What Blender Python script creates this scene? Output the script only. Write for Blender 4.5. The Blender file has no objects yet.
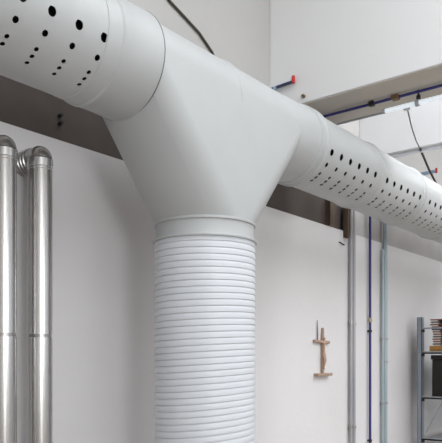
import bpy, bmesh, math, random
from math import pi, sin, cos, radians
from mathutils import Vector, Matrix
from mathutils.geometry import delaunay_2d_cdt
random.seed(4)
C = bpy.context.scene.collection
# World axes: X runs along the long wall (away to the right), Y points into that wall, Z up.  Eye at the origin, 1.6 m high.
WALL = 2.85          # face of the long wall
DY, DZ, DR = 2.3696, 3.045, 0.256   # axis and radius of the horizontal duct
RX = 2.8167          # axis of the riser

# ------------------------------------------------------------------ materials
def mat(name, col, rough=.5, metal=0., col2=None, scale=6., bump=0., bscale=60., stretch=(1, 1, 1), detail=4.,
        rvar=0., spec=.5, coat=0., lo=.35, hi=.65):
    m = bpy.data.materials.new(name); m.use_nodes = True
    nt = m.node_tree; b = nt.nodes['Principled BSDF']
    b.inputs['Base Color'].default_value = (*col, 1)
    b.inputs['Roughness'].default_value = rough
    b.inputs['Metallic'].default_value = metal
    b.inputs['Specular IOR Level'].default_value = spec
    b.inputs['Coat Weight'].default_value = coat
    tc = nt.nodes.new('ShaderNodeTexCoord'); mp = nt.nodes.new('ShaderNodeMapping')
    mp.inputs['Scale'].default_value = stretch
    nt.links.new(tc.outputs['Object'], mp.inputs['Vector'])
    if col2:
        n = nt.nodes.new('ShaderNodeTexNoise'); n.inputs['Scale'].default_value = scale
        n.inputs['Detail'].default_value = detail
        r = nt.nodes.new('ShaderNodeValToRGB')
        r.color_ramp.elements[0].color = (*col, 1); r.color_ramp.elements[1].color = (*col2, 1)
        r.color_ramp.elements[0].position = lo; r.color_ramp.elements[1].position = hi
        nt.links.new(mp.outputs[0], n.inputs['Vector']); nt.links.new(n.outputs['Fac'], r.inputs['Fac'])
        nt.links.new(r.outputs['Color'], b.inputs['Base Color'])
        if rvar:
            mr = nt.nodes.new('ShaderNodeMapRange')
            mr.inputs['To Min'].default_value = rough - rvar; mr.inputs['To Max'].default_value = rough + rvar
            nt.links.new(n.outputs['Fac'], mr.inputs['Value']); nt.links.new(mr.outputs[0], b.inputs['Roughness'])
    if bump:
        n2 = nt.nodes.new('ShaderNodeTexNoise'); n2.inputs['Scale'].default_value = bscale
        n2.inputs['Detail'].default_value = 5
        bp = nt.nodes.new('ShaderNodeBump'); bp.inputs['Strength'].default_value = bump; bp.inputs['Distance'].default_value = .01
        nt.links.new(mp.outputs[0], n2.inputs['Vector']); nt.links.new(n2.outputs['Fac'], bp.inputs['Height'])
        nt.links.new(bp.outputs[0], b.inputs['Normal'])
    return m

M = dict(
    duct=mat('duct_paint', (.525, .54, .545), .42, col2=(.495, .51, .515), scale=2.2, bump=.05, bscale=5, rvar=.06),
    riser=mat('riser_paint', (.74, .765, .81), .36, col2=(.71, .735, .78), scale=3., bump=.03, bscale=8),
    inner_dark=mat('duct_inner_dark', (.02, .02, .02), .9),  # black stands in for the unlit inside of the duct
    wall=mat('wall_plaster', (.72, .705, .71), .8, col2=(.685, .67, .675), scale=1.3, bump=.15, bscale=35, spec=.2),
    upper=mat('white_plaster', (.80, .79, .775), .8, col2=(.77, .76, .745), scale=.9, bump=.12, bscale=25, spec=.2),
    upwall=mat('upper_wall_shaded', (.52, .51, .495), .8, col2=(.56, .55, .535), scale=.9, bump=.12, bscale=25, spec=.2),  # white wall darkened, its weaker light is put into the colour
    beam=mat('beam_plaster', (.86, .86, .865), .8, col2=(.84, .84, .845), scale=.9, bump=.1, bscale=25, spec=.2),
    soffit=mat('shaded_beam_underside', (.66, .62, .56), .8, col2=(.60, .56, .50), scale=2, spec=.2),  # shade under the beam painted into the colour
    concrete=mat('pale_concrete', (.44, .425, .42), .8, col2=(.39, .375, .37), scale=2.5, bump=.2, bscale=30, spec=.2),
    girder=mat('girder_paint', (.060, .047, .040), .6, col2=(.10, .082, .073), scale=1.5, bump=.1, bscale=20, spec=.3),
    rust=mat('rusty_steel', (.075, .05, .035), .8, col2=(.17, .125, .09), scale=9, stretch=(1, 1, .3)),
    steel=mat('stainless', (.62, .61, .60), .27, 1., col2=(.54, .52, .51), scale=4, stretch=(12, 12, .4), rvar=.05),
    steel_dull=mat('stainless_elbow', (.38, .36, .36), .33, 1., col2=(.46, .44, .43), scale=7),
    steel_band=mat('stainless_band', (.80, .80, .80), .22, 1.),
    zinc=mat('grey_conduit', (.36, .36, .39), .4, .35, col2=(.44, .43, .44), scale=6, stretch=(1, 1, .2)),
    cyan=mat('bluish_pipe', (.36, .45, .49), .35, .3, col2=(.43, .50, .53), scale=6, stretch=(1, 1, .2)),
    blue=mat('blue_paint', (.025, .024, .15), .45, col2=(.032, .03, .18), scale=5),
    gap_shade=mat('gap_shade_dark', (.14, .14, .145), .7),  # dark colour for the shade in the sleeve gap
    black=mat('black_plastic', (.012, .012, .013), .5),
    brass=mat('brass', (.42, .32, .14), .4, .6),
    tan=mat('tan_fitting', (.42, .36, .24), .5),
    brown=mat('brown_fitting', (.16, .09, .035), .5),
    wire=mat('dark_cable', (.06, .045, .035), .6),
    wood=mat('carved_wood', (.33, .225, .165), .6, col2=(.42, .30, .23), scale=20, stretch=(1, 1, .25)),
    figure=mat('pale_wood', (.56, .38, .29), .55, col2=(.48, .31, .23), scale=25),
    rod=mat('dull_rod', (.20, .18, .19), .5, .3),
    tube=mat('lamp_glass', (.85, .89, .94), .2),
    housing=mat('lamp_housing', (.42, .43, .46), .4),
    white=mat('white_enamel', (.82, .84, .88), .35),
    navy=mat('navy_paint', (.02, .03, .09), .4),
    skyblue=mat('pale_blue_paint', (.35, .47, .62), .4),
    red=mat('red_plastic', (.62, .03, .03), .4),
    rack=mat('rack_blue_grey', (.27, .31, .36), .45, .2, col2=(.31, .345, .39), scale=5),
    shelf=mat('shelf_steel', (.42, .44, .46), .4, .4),
    ochre=mat('ochre_wood', (.42, .20, .045), .6, col2=(.52, .28, .08), scale=10, stretch=(1, .2, 3)),
    tray=mat('red_brown_wood', (.20, .055, .035), .6, col2=(.30, .10, .065), scale=25, stretch=(1, .2, 1)),
    traydark=mat('dark_tray', (.06, .05, .05), .6),
    spacer=mat('pale_spacer', (.70, .66, .62), .7),
    crate=mat('dark_crate', (.012, .009, .007), .6, col2=(.02, .014, .011), scale=5),
    floor=mat('floor_concrete', (.26, .215, .175), .55, col2=(.21, .17, .135), scale=1.2),
    frame=mat('window_frame', (.30, .31, .33), .5),
)

_lamp = M['tube'].node_tree.nodes['Principled BSDF']            # the tubes are lit
_lamp.inputs['Emission Color'].default_value = (.80, .90, 1, 1); _lamp.inputs['Emission Strength'].default_value = .45

# ------------------------------------------------------------------ mesh helpers
class MB:
    def __init__(self): self.v = []; self.f = []; self.mi = []
    def add(self, vs, fs, mi=0):
        o = len(self.v); self.v += [tuple(v) for v in vs]
        for f in fs: self.f.append([i + o for i in f]); self.mi.append(mi)
        return self
    def box(self, lo, hi, mi=0):
        (a, b, c), (d, e, g) = lo, hi
        vs = [(a, b, c), (d, b, c), (d, e, c), (a, e, c), (a, b, g), (d, b, g), (d, e, g), (a, e, g)]
        return self.add(vs, [(3, 2, 1, 0), (4, 5, 6, 7), (0, 1, 5, 4), (1, 2, 6, 5), (2, 3, 7, 6), (3, 0, 4, 7)], mi)
    def bar(self, p, q, w, h, up=(0, 0, 1), mi=0):
        p, q = Vector(p), Vector(q); d = (q - p).normalized(); s = d.cross(Vector(up)).normalized(); u = s.cross(d)
        vs = [e + s * (i * w / 2) + u * (j * h / 2) for e in (p, q) for i, j in ((-1, -1), (1, -1), (1, 1), (-1, 1))]
        return self.add(vs, [(3, 2, 1, 0), (4, 5, 6, 7), (0, 1, 5, 4), (1, 2, 6, 5), (2, 3, 7, 6), (3, 0, 4, 7)], mi)
    def tube(self, path, r, n=20, caps=True, mi=0):
        P = [Vector(p) for p in path]; R = r if isinstance(r, (list, tuple)) else [r] * len(P)
        t0 = (P[1] - P[0]).normalized()
        u = t0.cross(Vector((0, 0, 1)) if abs(t0.z) < .9 else Vector((1, 0, 0))).normalized()
        vs = []; prev = t0
        for i, p in enumerate(P):
            a = (P[i] - P[i - 1]).normalized() if i else t0
            b = (P[i + 1] - P[i]).normalized() if i < len(P) - 1 else a
            t = (a + b).normalized()
            u = prev.rotation_difference(t) @ u; prev = t
            w = t.cross(u)
            k = 1 / max(.5, t.dot(a))
            for j in range(n):
                an = 2 * pi * j / n
                vs.append(p + (u * cos(an) + w * sin(an)) * R[i])
        fs = [(i * n + j, i * n + (j + 1) % n, (i + 1) * n + (j + 1) % n, (i + 1) * n + j) for i in range(len(P) - 1) for j in range(n)]
        if caps: fs += [tuple(reversed(range(n))), tuple(range((len(P) - 1) * n, len(P) * n))]
        return self.add(vs, fs, mi)
    def lathe_x(self, prof, n=96, y=DY, z=DZ, caps=False):      # profile of (x, radius) round the duct axis
        vs = [(x, y + r * cos(2 * pi * j / n), z + r * sin(2 * pi * j / n)) for x, r in prof for j in range(n)]
        k = len(prof)
        fs = [(i * n + j, i * n + (j + 1) % n, (i + 1) * n + (j + 1) % n, (i + 1) * n + j) for i in range(k - 1) for j in range(n)]
        if caps: fs += [tuple(reversed(range(n))), tuple(range((k - 1) * n, k * n))]
        return self.add(vs, fs)
    def lathe_z(self, prof, n=96, x=0, y=0, tilt=None, caps=False):   # profile of (radius, z)
        vs = []
        for r, z in prof:
            for j in range(n):
                a = 2 * pi * j / n; dx, dy = r * cos(a), r * sin(a)
                dz = tilt(z) * (dx * .6244 - dy * .781) if tilt else 0
                vs.append((x + dx, y + dy, z + dz))
        k = len(prof)
        fs = [(i * n + j, i * n + (j + 1) % n, (i + 1) * n + (j + 1) % n, (i + 1) * n + j) for i in range(k - 1) for j in range(n)]
        if caps: fs += [tuple(reversed(range(n))), tuple(range((k - 1) * n, k * n))]
        return self.add(vs, fs)
    def build(self, name, m, parent=None, angle=35, bevel=0, label=None, recalc=True):
        off = Vector(parent['_off']) if parent is not None and '_off' in parent else Vector()
        me = bpy.data.meshes.new(name)
        me.from_pydata([tuple(Vector(v) - off) for v in self.v], [], self.f)
        for x in (m if isinstance(m, list) else [m]): me.materials.append(x)
        for p, i in zip(me.polygons, self.mi): p.material_index = i
        if recalc:
            bm = bmesh.new(); bm.from_mesh(me); bmesh.ops.recalc_face_normals(bm, faces=bm.faces); bm.to_mesh(me); bm.free()
        for p in me.polygons: p.use_smooth = True
        me.set_sharp_from_angle(angle=radians(angle))
        o = bpy.data.objects.new(name, me); C.objects.link(o)
        if parent is not None: o.parent = parent; o['_off'] = list(off)
        if bevel:
            b = o.modifiers.new('bevel', 'BEVEL'); b.width = bevel; b.segments = 2; b.limit_method = 'ANGLE'
        if label: o['label'] = label
        return o

def tag(o, label, cat, group=None):
    o['label'] = label; o['category'] = cat
    if group: o['group'] = group
    return o
def thing(name, loc, label, cat, group=None):
    o = bpy.data.objects.new(name, None); C.objects.link(o); o.location = loc; o.empty_display_size = .1
    o['_off'] = list(loc)
    return tag(o, label, cat, group)
def struct(o):
    o['kind'] = 'structure'; return o
def dup(root, delta, label):
    r = root.copy(); C.objects.link(r); r.location = root.location + Vector(delta); r['label'] = label
    for ch in list(root.children):
        c = ch.copy(); C.objects.link(c); c.parent = r
        for g in list(ch.children):
            d = g.copy(); C.objects.link(d); d.parent = c
    return r

# ------------------------------------------------------------------ the hall
X0, X1, Y0, TOP = -5., 13., -7., 5.2
GX = 5.50                 # where the dark girder ends and the concrete band begins
LEDGE = 2.765
struct(MB().box((X0 - .2, Y0 - .2, -.2), (X1 + .2, WALL + .5, 0)).build('floor', M['floor']))
w = MB(); w.box((X0, WALL, 0), (X1, WALL + .4, LEDGE)); struct(w.build('wall_back', M['wall']))
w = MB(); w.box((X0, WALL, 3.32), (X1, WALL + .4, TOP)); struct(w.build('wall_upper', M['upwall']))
g = MB(); g.box((X0, WALL + .035, LEDGE), (GX, WALL + .4, 3.32))
girder = struct(g.build('trim_1', M['girder']))
girder['label'] = 'dark brown steel girder set in the wall above the ledge'
for z in (2.911, 2.868):
    MB().tube([(2.187, WALL + .04, z), (2.187, WALL + .005, z)], .010, 8).build('bolt', M['black'], girder)
g = MB(); g.box((GX, WALL + .012, LEDGE), (X1, WALL + .4, 3.32)); struct(g.build('trim_2', M['concrete']))
w = MB(); w.box((X0 - .2, Y0, 0), (X0, WALL + .4, TOP)); struct(w.build('wall_left', M['upper']))
w = MB(); w.box((X1, Y0, 0), (X1 + .2, WALL + .4, TOP)); struct(w.build('wall_right', M['upper']))
# front wall, behind the viewer, with an added, unseen band of windows
WX = [(-3.5, -.6), (.6, 3.5), (4.7, 7.6), (8.8, 11.7)]
w = MB(); w.box((X0, Y0 - .2, 0), (X1, Y0, 1.2)); w.box((X0, Y0 - .2, 3.8), (X1, Y0, TOP))
ed = [X0] + [e for p in WX for e in p] + [X1]
for i in range(0, len(ed), 2): w.box((ed[i], Y0 - .2, 1.2), (ed[i + 1], Y0, 3.8))
struct(w.build('wall_front', M['upper']))
for k, (a, b) in enumerate(WX):
    f = MB(); y0, y1 = Y0 - .14, Y0 - .08
    f.box((a, y0, 1.2), (b, y1, 1.26)); f.box((a, y0, 3.74), (b, y1, 3.8))
    for t in range(4):
        x = a + (b - a - .05) * t / 3; f.box((x, y0, 1.26), (x + .05, y1, 3.74))
    struct(f.build('window_%d' % (k + 1), M['frame']))
# ceiling with two rooflight openings
RL = [(.1, 4.05, -2.6, 1.3), (4.95, 5.60, -5.2, 2.2), (6.6, 10.5, -5.2, 1.6)]
c = MB(); xs = [X0] + [e for r in RL for e in r[:2]] + [X1]
for i in range(0, len(xs), 2): c.box((xs[i], Y0, TOP), (xs[i + 1], WALL + .4, TOP + .2))
for a, b, y0, y1 in RL:
    c.box((a, Y0, TOP), (b, y0, TOP + .2)); c.box((a, y1, TOP), (b, WALL + .4, TOP + .2))
struct(c.build('ceiling', M['upper']))
# the two deep white beams running out from the wall
B1, B2, BH = 4.18, 5.73, 3.51
bm_ = MB(); bm_.box((B1, Y0, BH), (B1 + .50, WALL, TOP)); struct(bm_.build('trim_3', M['beam'], bevel=.006))
bm_ = MB(); bm_.box((B1 + .50, Y0, BH + .002), (B1 + .54, WALL, TOP)); bm_.box((B1 + .525, Y0, BH - .016), (B1 + .54, WALL, BH + .002)); struct(bm_.build('trim_4', M['housing']))
bm_ = MB(); bm_.box((B1 + .012, Y0, BH - .006), (B1 + .525, WALL, BH + .002)); struct(bm_.build('trim_6', M['soffit']))  # thin added board carrying the painted underside shade
bm_ = MB(); bm_.box((B2, Y0, BH), (B2 + .16, WALL, TOP)); struct(bm_.build('trim_5', M['beam'], bevel=.006))
bm_ = MB(); bm_.tube([(B2 + .06, WALL - .01, BH - .018), (B2 + .06, Y0 + .1, BH - .018)], .016, 12)
tag(bm_.build('beam_conduit', M['white']), 'thin white conduit along the lower edge of the farther ceiling beam', 'pipe')

# ------------------------------------------------------------------ the ventilation duct (one connected thing)
duct = thing('ventilation_duct', (RX, DY, 0), 'large white ventilation duct with perforated arms on a ribbed riser', 'duct')
DUCT_SIZE = 0.95          # drawn for a 512 mm pipe, made as a 486 mm one, clear of the wall
duct.location = (2.6759, 2.2511, 0.0800); duct.scale = (DUCT_SIZE,) * 3
ANG = [(-164., .0205), (-144.2, .0145), (-128., .0106), (-119.8, .0106), (-111.3, .0106)]
def perforated(x0, x1, cols, r=DR, big=1.):
    holes = [(x - (.012 if hr < .012 else .006 if hr < .016 else 0), radians(a) * r, hr * (big if hr > .012 else 1 + (big - 1) * 2)) for x in cols for a, hr in ANG]
    seam0 = radians(-270) * r; seam1 = radians(90) * r
    pts = []; nth = 80
    ns = max(2, int((x1 - x0) / .05))
    for i in range(ns + 1):
        x = x0 + (x1 - x0) * i / ns
        for j in range(nth + 1):
            t = seam0 + (seam1 - seam0) * j / nth
            if 0 < i < ns and any((x - hx) ** 2 + (t - ht) ** 2 < (hr + .007) ** 2 for hx, ht, hr in holes): continue
            pts.append(Vector((x, t)))
    loops = []
    for hx, ht, hr in holes:
        k = 16 if hr > .012 else 12; b = len(pts)
        for q in range(k): pts.append(Vector((hx + hr * cos(2 * pi * q / k), ht + hr * sin(2 * pi * q / k))))
        loops.append(list(range(b, b + k)))
    edges = [(l[i], l[(i + 1) % len(l)]) for l in loops for i in range(len(l))]
    ov, oe, of, *_ = delaunay_2d_cdt(pts, edges, [], 0, 1e-6)
    vs = [(p.x, DY + r * cos(p.y / r), DZ + r * sin(p.y / r)) for p in ov]
    fs = []
    for f in of:
        cx = sum(ov[i].x for i in f) / len(f); ct = sum(ov[i].y for i in f) / len(f)
        if any((cx - hx) ** 2 + (ct - ht) ** 2 < (hr * .93) ** 2 for hx, ht, hr in holes): continue
        fs.append(f)
    mb = MB(); mb.add(vs, fs)
    for hx, ht, hr in holes:                                    # sheet thickness inside every hole
        k = 16; vv = []
        for rr in (r, r - .004):
            for q in range(k):
                x = hx + hr * cos(2 * pi * q / k); t = ht + hr * sin(2 * pi * q / k)
                vv.append((x, DY + rr * cos(t / r), DZ + rr * sin(t / r)))
        mb.add(vv, [(q, (q + 1) % k, k + (q + 1) % k, k + q) for q in range(k)])
    n = 80                                                      # black inner tube, paints in the darkness behind the holes
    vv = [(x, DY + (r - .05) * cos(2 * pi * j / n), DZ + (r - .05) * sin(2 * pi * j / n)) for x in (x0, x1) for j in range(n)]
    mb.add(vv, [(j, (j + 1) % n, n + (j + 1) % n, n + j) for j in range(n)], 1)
    return mb
def weld(mb):
    return mb
def bead(x, h=.005, w=.010, r=DR):
    return [(x - w, r), (x - w * .5, r + h * .75), (x, r + h), (x + w * .5, r + h * .75), (x + w, r)]
P = .1357
pl = perforated(.35, 1.90, [1.441 + P * k for k in range(-7, 4)])
left = pl.build('perforated_arm', [M['duct'], M['inner_dark']], duct, label='near perforated arm with few large holes, cut by the left edge', recalc=False)
s = MB(); s.lathe_x([(1.862, DR - .004), (1.866, DR + .003), (1.885, DR + .0035), (1.905, DR + .003), (1.945, DR + .004),
                     (1.955, DR + .012), (1.972, DR + .013), (1.985, DR + .008), (2.08, DR + .009), (2.200, DR + .014), (2.204, DR + .0135), (2.204, DR - .006)])
sl = s.build('sleeve', M['duct'], left)
s = MB(); s.lathe_x([(2.199, DR + .012), (2.200, DR + .0152), (2.2045, DR + .0152), (2.2055, DR + .010)]); s.build('gap_shade', M['gap_shade'], left, label='thin dark line painted for the shaded joint gap')  # added dark ring, paints in the shadow of the sleeve gap
# branch fitting: sheet metal stretched from two duct rings to the round top of the riser
bm = bmesh.new(); SA, SB, RB, RC, ZC = 2.182, 3.47, .249, .282, 2.335
for x in (SA, SB):
    for j in range(96): bm.verts.new((x, DY + RB * cos(2 * pi * j / 96), DZ + RB * sin(2 * pi * j / 96)))
for j in range(96): bm.verts.new((RX + RC * cos(2 * pi * j / 96), DY + RC * sin(2 * pi * j / 96), ZC))
res = bmesh.ops.convex_hull(bm, input=bm.verts)
h = MB(); bm.verts.index_update(); h.add([v.co.copy() for v in bm.verts], [[v.index for v in f.verts] for f in bm.faces]); bm.free()
body = h.build('branch_fitting', M['duct'], duct, angle=50, label='smooth Y-shaped sheet metal fitting joining both arms to the riser')
s = MB(); s.lathe_x(bead(2.84, .008, .010, RB)); s.build('weld_seam', M['duct'], body)
s = MB(); s.lathe_x([(3.30, RB - .01), (3.44, RB + .002), (3.70, DR + .003), (3.705, DR + .013), (3.718, DR + .014), (3.726, DR + .005), (3.775, DR + .006), (3.782, DR + .015),
                     (3.798, DR + .015), (3.803, DR + .004), (3.80, DR - .006)])
s.build('collar', M['duct'], body)
def arm(x0, x1, c0, lab, lip=True):
    m = perforated(x0, x1, [c0 + P * k for k in range(6)], big=1.16)
    o = m.build('perforated_arm', [M['duct'], M['inner_dark']], duct, label=lab, recalc=False)
    if lip:
        s = MB(); s.lathe_x([(x1 - .075, DR - .003), (x1 - .07, DR + .002), (x1 - .02, DR + .0035), (x1 - .012, DR + .010), (x1, DR + .012), (x1 + .012, DR + .009), (x1 + .018, DR - .002)])
        s.build('joint_ring', M['duct'], o)
    return o
arm(3.74, 4.67, 3.8639, 'densely perforated arm section next to the branch fitting')
arm(4.67, 5.545, 4.7538, 'middle perforated arm section right of the branch fitting')
arm(5.545, 6.45, 5.663, 'farthest perforated arm section, cut by the right edge')
m = MB(); m.lathe_x([(6.44, DR), (8.6, DR)], caps=True); m.build('end_section', M['duct'], duct)
m = MB(); m.lathe_x([(-.6, DR), (.36, DR)], caps=True); m.build('end_section', M['duct'], duct)
# collar over the riser
s = MB(); s.lathe_z([(RC - .01, ZC + .012), (RC + .008, ZC + .010), (RC + .010, ZC + .002), (RC + .008, ZC - .004), (RC, ZC - .006), (RC, 2.258), (RC + .004, 2.252),
                     (RC + .016, 2.250), (RC + .019, 2.243), (RC + .017, 2.236), (RC + .002, 2.234)], x=RX, y=DY)
s.build('coupling', M['duct'], duct, label='plain band with a rolled rim between fitting and riser')
pitch = .0348; prof = []
z = 2.245
while z > -.09:
    for u, r in ((0, .2832), (.10, .2860), (.3, .2881), (.55, .2890), (.80, .2893), (.92, .2887), (.97, .2857)):
        prof.append((r, z - u * pitch))
    z -= pitch
prof.append((.284, -.14))
def tilt(z):
    k = .10 * min(1, max(0, (2.16 - z) / 1.02))
    return k * min(1, max(0, (z + .05) / .5))
s = MB(); s.lathe_z(prof, 112, RX, DY, tilt)
s.build('riser', M['riser'], duct, angle=40, label='ribbed flexible vertical duct pipe')
s = MB(); s.lathe_z([(.30, .05), (.30, -0.064), (.38, -0.064), (.38, -0.084)], 96, RX, DY); s.build('floor_flange', M['riser'], duct)

# ------------------------------------------------------------------ stainless flue pipes
FY, FR = 2.70, .060
def flue(x, label):
    t = thing('flue_pipe', (x, FY, 0), label, 'pipe', 'stainless flue pipes')
    MB().tube([(x, FY, 0), (x, FY, 1.688)], FR, 40).build('pipe_section', M['steel'], t)
    MB().tube([(x, FY, 1.704), (x, FY, 2.53)], FR, 40).build('pipe_section', M['steel'], t)
    MB().tube([(x, FY, 1.686), (x, FY, 1.706)], FR - .004, 40).build('joint', M['steel_dull'], t, label='dark narrow joint groove')
    b = MB(); b.lathe_z([(FR, 2.520), (FR + .003, 2.522), (FR + .003, 2.527), (FR - .002, 2.530), (FR + .004, 2.535), (FR + .004, 2.572), (FR - .001, 2.576)], 40, x, FY)
    b.build('clamp_band', M['steel_band'], t, label='bright polished clamp band')
    e = MB(); p = []                                            # tight round-topped bend into the wall
    for i in range(13):
        q = pi / 2 * i / 12; p.append((max(.0005, (FR - .001) * cos(q)), 2.578 + (FR + .004) * sin(q)))
    e.lathe_z(p, 40, x, FY); e.build('elbow', M['steel_dull'], t)
    e = MB(); ZS = 2.580
    e.tube([(x, FY + .005, ZS), (x, WALL + .012, ZS)], FR - .002, 40)
    for q in (FY + .058, FY + .082, FY + .106, FY + .13):
        e.tube([(x, q - .006, ZS), (x, q - .003, ZS), (x, q + .003, ZS), (x, q + .006, ZS)], [FR - .002, FR + .004, FR + .004, FR - .002], 40, caps=False)
    e.build('wall_stub', M['steel_dull'], t)
    return t
f1 = flue(1.931, 'stainless steel flue pipe with its elbow fully visible, nearer the ribbed riser')
dup(f1, (1.727 - 1.931, 0, 0), 'stainless steel flue pipe at the far left, cut by the picture edge')

# ------------------------------------------------------------------ pipes on the wall
PY = 2.822
def clip(x, z, r, m, parent, name='clip'):
    k = MB(); k.tube([(x, PY, z - .012), (x, PY, z + .012)], r + .006, 16); k.box((x - .008, PY, z - .008), (x + .008, WALL, z + .008))
    k.build(name, m, parent)
t = thing('grey_conduit', (5.500, PY, 0), 'grey steel conduit, left one of the close pair', 'pipe', 'grey conduits on the wall')
MB().tube([(5.500, PY, 0), (5.500, PY, 3.15)], .0175, 16).build('pipe', M['zinc'], t)
for z in (1.91, .927): clip(5.500, z, .0175, M['steel_dull'], t)
t = thing('grey_conduit', (5.556, PY, 0), 'grey steel conduit, right one of the close pair', 'pipe', 'grey conduits on the wall')
MB().tube([(5.556, PY, 0), (5.556, PY, 3.15)], .0185, 16).build('pipe', M['zinc'], t)
for z in (1.895, .915): clip(5.556, z, .0185, M['steel_dull'], t)
t = thing('blue_pipe', (5.910, PY, 0), 'thin dark blue pipe running straight down the wall', 'pipe')
MB().tube([(5.910, PY, 0), (5.910, PY, 3.15)], .0125, 14).build('pipe', M['blue'], t)
MB().tube([(5.910, PY, 1.925), (5.910, PY, 1.93), (5.910, PY, 1.965), (5.910, PY, 1.97)], [.013, .02, .02, .013], 14).build('coupling', M['tan'], t, label='tan coupling')
for z in (1.839, .748): clip(5.910, z, .0125, M['black'], t)
t = thing('steel_pipe', (6.265, PY, 0), 'wider pale bluish pipe between blue pipe and storage rack', 'pipe')
MB().tube([(6.265, PY, 0), (6.265, PY, 3.15)], .0225, 18).build('pipe', M['cyan'], t)
for z in (1.767, 1.528, 1.102): clip(6.265, z, .0225, M['zinc'], t, 'joint')
t = thing('steel_pipe', (6.205, PY, 0), 'slim pale bluish pipe directly left of the wider bluish pipe', 'pipe')
MB().tube([(6.205, PY, 0), (6.205, PY, 2.69)], .0165, 16).build('pipe', M['cyan'], t)
for z in (1.767, 1.102): clip(6.205, z, .0165, M['zinc'], t, 'joint')

# rusty plates at the end of the girder, next to the conduits
for x0, x1, z0, z1, lab in ((5.115, 5.270, 2.772, 3.02, 'rusty brown upright plate on the girder left of the conduits'),
                            (5.395, 5.465, 2.70, 3.02, 'rusty brown upright plate right behind the grey conduits')):
    k = MB(); y1 = WALL + .03 if z0 > 2.765 else WALL - .007
    k.box((x0, y1 - .018, z0), (x1, y1 + .006, z1)); k.box((x0, y1 - .05, z0), (x0 + .018, y1 - .018, z1))
    tag(k.build('steel_plate', M['rust'], bevel=.003), lab, 'plate')
k = MB(); k.bar((5.31, WALL - .006, 2.647), (5.41, WALL - .006, 2.632), .010, .008)
tag(k.build('wall_peg', M['black']), 'small dark peg on the wall just below the girder end', 'peg')

# ------------------------------------------------------------------ crucifix
cx = 4.990
t = thing('crucifix', (cx, WALL, 1.42), 'carved wooden crucifix on a small base plate hanging on the wall', 'crucifix')
k = MB()
k.add([(cx - .015, WALL - .022, 1.44), (cx + .015, WALL - .022, 1.44), (cx + .015, WALL, 1.44), (cx - .015, WALL, 1.44),
       (cx - .017, WALL - .022, 1.73), (cx + .017, WALL - .022, 1.73), (cx + .017, WALL, 1.73), (cx - .017, WALL, 1.73),
       (cx - .003, WALL - .022, 1.842), (cx + .013, WALL - .022, 1.842), (cx + .013, WALL, 1.842), (cx - .003, WALL, 1.842)],
      [(3, 2, 1, 0), (0, 1, 5, 4), (1, 2, 6, 5), (2, 3, 7, 6), (3, 0, 4, 7), (4, 5, 9, 8), (5, 6, 10, 9), (6, 7, 11, 10), (7, 4, 8, 11), (8, 9, 10, 11)])
k.build('upright', M['wood'], t, bevel=.004)
k = MB(); k.bar((cx - .150, WALL - .012, 1.722), (cx + .118, WALL - .012, 1.714), .022, .026); k.build('crossbar', M['wood'], t, bevel=.004)
k = MB(); k.box((cx - .135, WALL - .045, 1.416), (cx + .125, WALL + .004, 1.440)); k.build('base_plate', M['wood'], t, bevel=.004)
k = MB(); k.tube([(cx - .085, WALL - .012, 1.73), (cx - .085, WALL - .012, 1.80), (cx - .088, WALL - .010, 1.905)], [.006, .0055, .003], 10); k.build('spike', M['rod'], t, label='thin grey spike standing on the crossbar')
# carved body: one continuous skinned figure
me = bpy.data.meshes.new('figure')
yb = WALL - .028
J = [((0, 0, 1.63), .016), ((0, 0, 1.675), .019), ((0, 0, 1.712), .018), ((0, -.004, 1.735), .009), ((.003, -.008, 1.756), .015),
     ((-.045, 0, 1.715), .010), ((-.08, .004, 1.722), .008), ((-.115, .006, 1.728), .008),
     ((.045, 0, 1.712), .010), ((.07, .004, 1.716), .008), ((.10, .006, 1.718), .008),
     ((-.012, -.002, 1.60), .014), ((-.008, -.014, 1.55), .010), ((-.004, 0, 1.495), .007), ((-.004, -.008, 1.475), .006),
     ((.012, -.002, 1.60), .014), ((.010, -.014, 1.55), .010), ((.004, 0, 1.495), .007), ((.004, -.008, 1.475), .006)]
E_ = [(0, 1), (1, 2), (2, 3), (3, 4), (2, 5), (5, 6), (6, 7), (2, 8), (8, 9), (9, 10), (0, 11), (11, 12), (12, 13), (13, 14), (0, 15), (15, 16), (16, 17), (17, 18)]
off = Vector((cx, WALL, 1.42))
me.from_pydata([tuple(Vector((cx + p[0], yb + p[1], p[2])) - off) for p, r in J], E_, [])
fo = bpy.data.objects.new('figure', me); C.objects.link(fo); fo.parent = t; me.materials.append(M['figure'])
sk = fo.modifiers.new('skin', 'SKIN'); sub = fo.modifiers.new('sub', 'SUBSURF'); sub.levels = 2; sub.render_levels = 2
for i, (p, r) in enumerate(J):
    me.skin_vertices[0].data[i].radius = (r * .62, r * .62); me.skin_vertices[0].data[i].use_root = (i == 0)
fo['label'] = 'pale carved figure with outstretched arms'

# ------------------------------------------------------------------ fixtures on the beams and upper wall
t = thing('blue_pipe', (4.45, 2.6, 3.48), 'dark blue pipe running along under the nearer ceiling beam', 'pipe')
MB().tube([(4.45, WALL + .02, 3.482), (4.45, -3., 3.482)], .0105, 12).build('pipe', M['blue'], t)
def saddle(y, m, name, s=.02):
    k = MB(); k.box((4.45 - s, y - s * 1.1, 3.465), (4.45 + s, y + s * 1.1, 3.498)); k.box((4.445, y - .01, 3.49), (4.455, y + .01, 3.515)); k.build(name, m, t, bevel=.004)
saddle(2.112, M['black'], 'clip', .019); saddle(1.924, M['brown'], 'fitting', .024); saddle(1.0, M['black'], 'clip', .019)
LX, LZ = 4.456, 3.405
t = thing('fluorescent_lamp', (LX, 1.9, LZ), 'slim lit white fluorescent tube lamp hung under the nearer beam', 'lamp')
MB().tube([(LX, 2.005, LZ), (LX, 1.772, LZ)], .0165, 16).build('lamp_tube', M['tube'], t)
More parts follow.
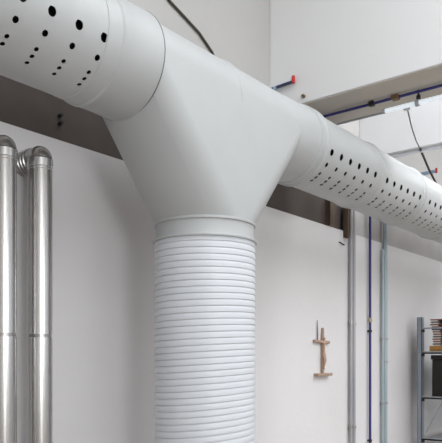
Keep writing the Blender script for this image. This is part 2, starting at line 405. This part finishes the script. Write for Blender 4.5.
MB().tube([(LX, 1.752, LZ), (LX, .60, LZ)], .0165, 16).build('lamp_tube', M['tube'], t)
MB().tube([(LX, 2.032, LZ), (LX, 2.005, LZ)], .0175, 16).build('end_cap', M['housing'], t)
MB().tube([(LX, 1.775, LZ), (LX, 1.748, LZ)], .024, 16).build('socket', M['housing'], t)
k = MB(); k.box((LX + .014, 1.755, LZ + .005), (LX + .020, 1.768, BH - .004)); k.box((LX + .010, 1.748, LZ + .03), (LX + .026, 1.775, LZ + .06)); k.build('hanger', M['black'], t)
k = MB(); k.box((LX + .010, .70, LZ + .005), (LX + .018, .715, BH - .004)); k.build('hanger', M['black'], t)
k = MB(); k.box((LX + .006, 1.83, LZ - .024), (LX + .032, 1.87, LZ - .008)); k.build('cable_gland', M['housing'], t)
k = MB(); k.tube([(LX + .034, 1.85, LZ - .018), (4.85, 1.965, 3.385), (5.25, 2.09, 3.415), (5.735, 2.243, 3.492)], .005, 8)
k.tube([(5.735, 2.243, 3.494), (5.80, 2.258, 3.492), (6.00, 2.26, 3.37), (6.27, 2.27, 3.255)], .0105, 10)
tag(k.build('hanging_cable', M['wire']), 'dark cable strung from the lamp past the farther beam to the duct', 'cable')
k = MB(); k.tube([(2.86, 2.838, 4.06), (2.93, 2.838, 3.955), (3.014, 2.838, 3.887), (3.159, 2.838, 3.843), (3.311, 2.838, 3.795), (3.451, 2.838, 3.715), (3.56, 2.838, 3.60), (3.62, 2.838, 3.45), (3.63, 2.838, 3.25)], .0085, 10)
tag(k.build('wall_cable', M['wire']), 'dark cable curving down the white wall behind the branch fitting', 'cable')
def bracket(x, z, label, near):
    t = thing('wall_bracket', (x, WALL, z), label, 'bracket', 'red-tipped brackets on the upper wall')
    k = MB(); k.bar((x, WALL, z), (x, 2.62, z + .008), .018, .016); k.build('bar', M['navy'] if near else M['skyblue'], t)
    k = MB(); k.bar((x, WALL, z + .018), (x, 2.63, z + .026), .022, .020); k.build('rail', M['white'] if near else M['skyblue'], t)
    k = MB(); k.bar((x, 2.79, z - .002), (x, 2.765, z + .0), .024, .024); k.build('sleeve', M['skyblue'], t)
    k = MB(); k.box((x - .011, 2.600, z - .006), (x + .011, 2.622, z + .052)); k.build('end_cap', M['red'], t, bevel=.004, label='red end cap')
bracket(4.15, 3.675, 'dark and white wall bracket with red end cap above the branch fitting', True)
bracket(7.16, 3.660, 'pale blue wall bracket with red tip beyond the farther beam', False)
k = MB(); k.tube([(B1 + .012, 2.535, 3.560), (B1 - .02, 2.535, 3.560), (B1 - .024, 2.535, 3.560)], [.013, .013, .006], 10)
k.tube([(B1 - .012, 2.535, 3.560), (B1 - .012, 2.55, 3.568)], .006, 8)
tag(k.build('stud', M['brown']), 'small brown stud on the nearer beam above its corner', 'stud')

# ------------------------------------------------------------------ storage rack with its load
RS, RN0, RN1, RE = 6.93, 2.747, 2.14, 8.15
t = thing('storage_rack', (RS, 2.45, 0), 'blue-grey metal storage rack standing against the wall at the right edge', 'rack')
for x in (RS, RE - .07):
    for y in (RN0 - .056, RN1):
        k = MB(); k.box((x, y, 0), (x + .012, y + .056, 2.022)); k.box((x, y, 0), (x + .07, y + .008, 2.022)); k.box((x, y + .048, 0), (x + .07, y + .056, 2.022))
        k.build('post', M['rack'], t, bevel=.002)
for z in (1.642, 1.146, .690, .22):
    k = MB(); k.box((RS + .004, RN1 + .01, z - .028), (RE - .004, RN0 - .058, z - .012)); k.box((RS + .004, RN1 + .01, z - .028), (RS + .02, RN0 - .058, z))
    k.box((RE - .02, RN1 + .01, z - .028), (RE - .004, RN0 - .058, z)); k.build('shelf', M['shelf'], t)
    for x in (RS - .002,):
        k = MB(); k.box((x - .003, RN0 - .082, z - .055), (x + .02, RN0 - .052, z - .030)); k.build('shelf_clip', M['black'], t)
for x in (RS + .005, RE - .02):
    k = MB(); k.box((x, RN1 + .056, 1.887), (x + .015, RN0 - .05, 1.905)); k.build('end_rail', M['rack'], t)
k = MB(); k.box((RS - .005, RN0 - .082, 1.855), (RS + .02, RN0 - .052, 1.885)); k.build('shelf_clip', M['black'], t)
k = MB(); k.bar((RS + .03, RN0 - .09, .74), (RS + .03, RN1 + .06, 1.60), .006, .010, up=(1, 0, 0)); k.build('brace', M['rack'], t)
tb = 1.6425
k = MB(); k.box((7.0, 2.19, tb), (7.42, 2.632, tb + .060)); k.box((6.992, 2.25, tb + .016), (7.0, 2.57, tb + .046))
tag(k.build('wooden_box', M['ochre'], bevel=.004), 'flat ochre wooden box on the rack under the stacked trays', 'box')
zt = tb + .0605
POS = ['lowest', 'second from bottom', 'third from bottom', 'fourth from bottom', 'fifth from bottom', 'sixth from bottom', 'seventh from bottom',
       'fourth from top', 'third from top', 'second from top', 'topmost']
for i in range(11):
    dn = .022 if i >= 8 else 0
    tr = thing('slatted_tray', (7.2, 2.4, zt), 'thin red-brown tray on the ochre box, %s of the stack' % POS[i], 'tray', 'stacked trays on the rack')
    y0, y1 = 2.20, 2.612 + dn + random.uniform(-.008, .008)
    k = MB(); k.box((7.03, y0, zt + .013), (7.40, y1, zt + .0265)); k.build('board', M['tray'] if i % 3 else M['traydark'], tr, bevel=.002)
    for y in (y0 + .02, (y0 + y1) / 2, y1 - .09):
        k = MB(); k.box((7.028, y, zt), (7.40, y + .075, zt + .013)); k.build('spacer', M['spacer'], tr)
    zt += .027
t = thing('storage_crate', (7.2, 2.4, 1.1342), 'dark brown crate in the rack on the shelf below the trays', 'crate')
k = MB(); k.box((7.03, 2.18, 1.1342), (7.50, 2.615, 1.55)); k.build('body', M['crate'], t, bevel=.008)
k = MB(); k.box((7.02, 2.17, 1.55), (7.51, 2.625, 1.60)); k.build('lid', M['crate'], t, bevel=.006)
k = MB(); k.bar((7.018, 2.32, 1.45), (7.018, 2.46, 1.45), .02, .02); k.build('handle', M['black'], t)

# ------------------------------------------------------------------ daylight and added window fill
def area(name, loc, rot, sx, sy, power, col=(1, 1, 1)):
    l = bpy.data.lights.new(name, 'AREA'); l.shape = 'RECTANGLE'; l.size = sx; l.size_y = sy; l.energy = power; l.color = col
    o = bpy.data.objects.new(name, l); C.objects.link(o); o.location = loc; o.rotation_euler = rot; return o
POW = [31, 140, 38]
for (a, b, y0, y1), pw in zip(RL, POW):
    area('rooflight_daylight', ((a + b) / 2, (y0 + y1) / 2, TOP + .1), (0, 0, 0), b - a, y1 - y0, pw * (b - a) * (y1 - y0) * .25, (.985, .995, 1))
for (a, b), pw in zip(WX, (240, 50, 5, 5)):  # frontal fill from unseen windows added behind the viewer
    area('window_fill', ((a + b) / 2, Y0 - .05, 2.5), (radians(90), 0, 0), b - a, 2.5, pw, (.95, .98, 1))
wd = bpy.data.worlds.new('World'); bpy.context.scene.world = wd; wd.use_nodes = True
wd.node_tree.nodes['Background'].inputs[0].default_value = (.85, .92, 1, 1)
wd.node_tree.nodes['Background'].inputs[1].default_value = 1.

# ------------------------------------------------------------------ camera
cam = bpy.data.cameras.new('camera'); co = bpy.data.objects.new('camera', cam); C.objects.link(co)
co.location = (0, 0, 1.6); co.rotation_euler = (radians(90), 0, .6744 - pi / 2)
cam.sensor_fit = 'HORIZONTAL'; cam.sensor_width = 36; cam.lens = 36 * 640 / 442; cam.shift_y = (355.1 - 221.5) / 442
cam.clip_start = .05
sc = bpy.context.scene; sc.camera = co
for o in sc.objects:
    if '_off' in o: del o['_off']
sc.view_settings.view_transform = 'Standard'; sc.view_settings.look = 'None'; sc.view_settings.exposure = 0.0; sc.view_settings.gamma = 1
sc.view_settings.use_curve_mapping = False
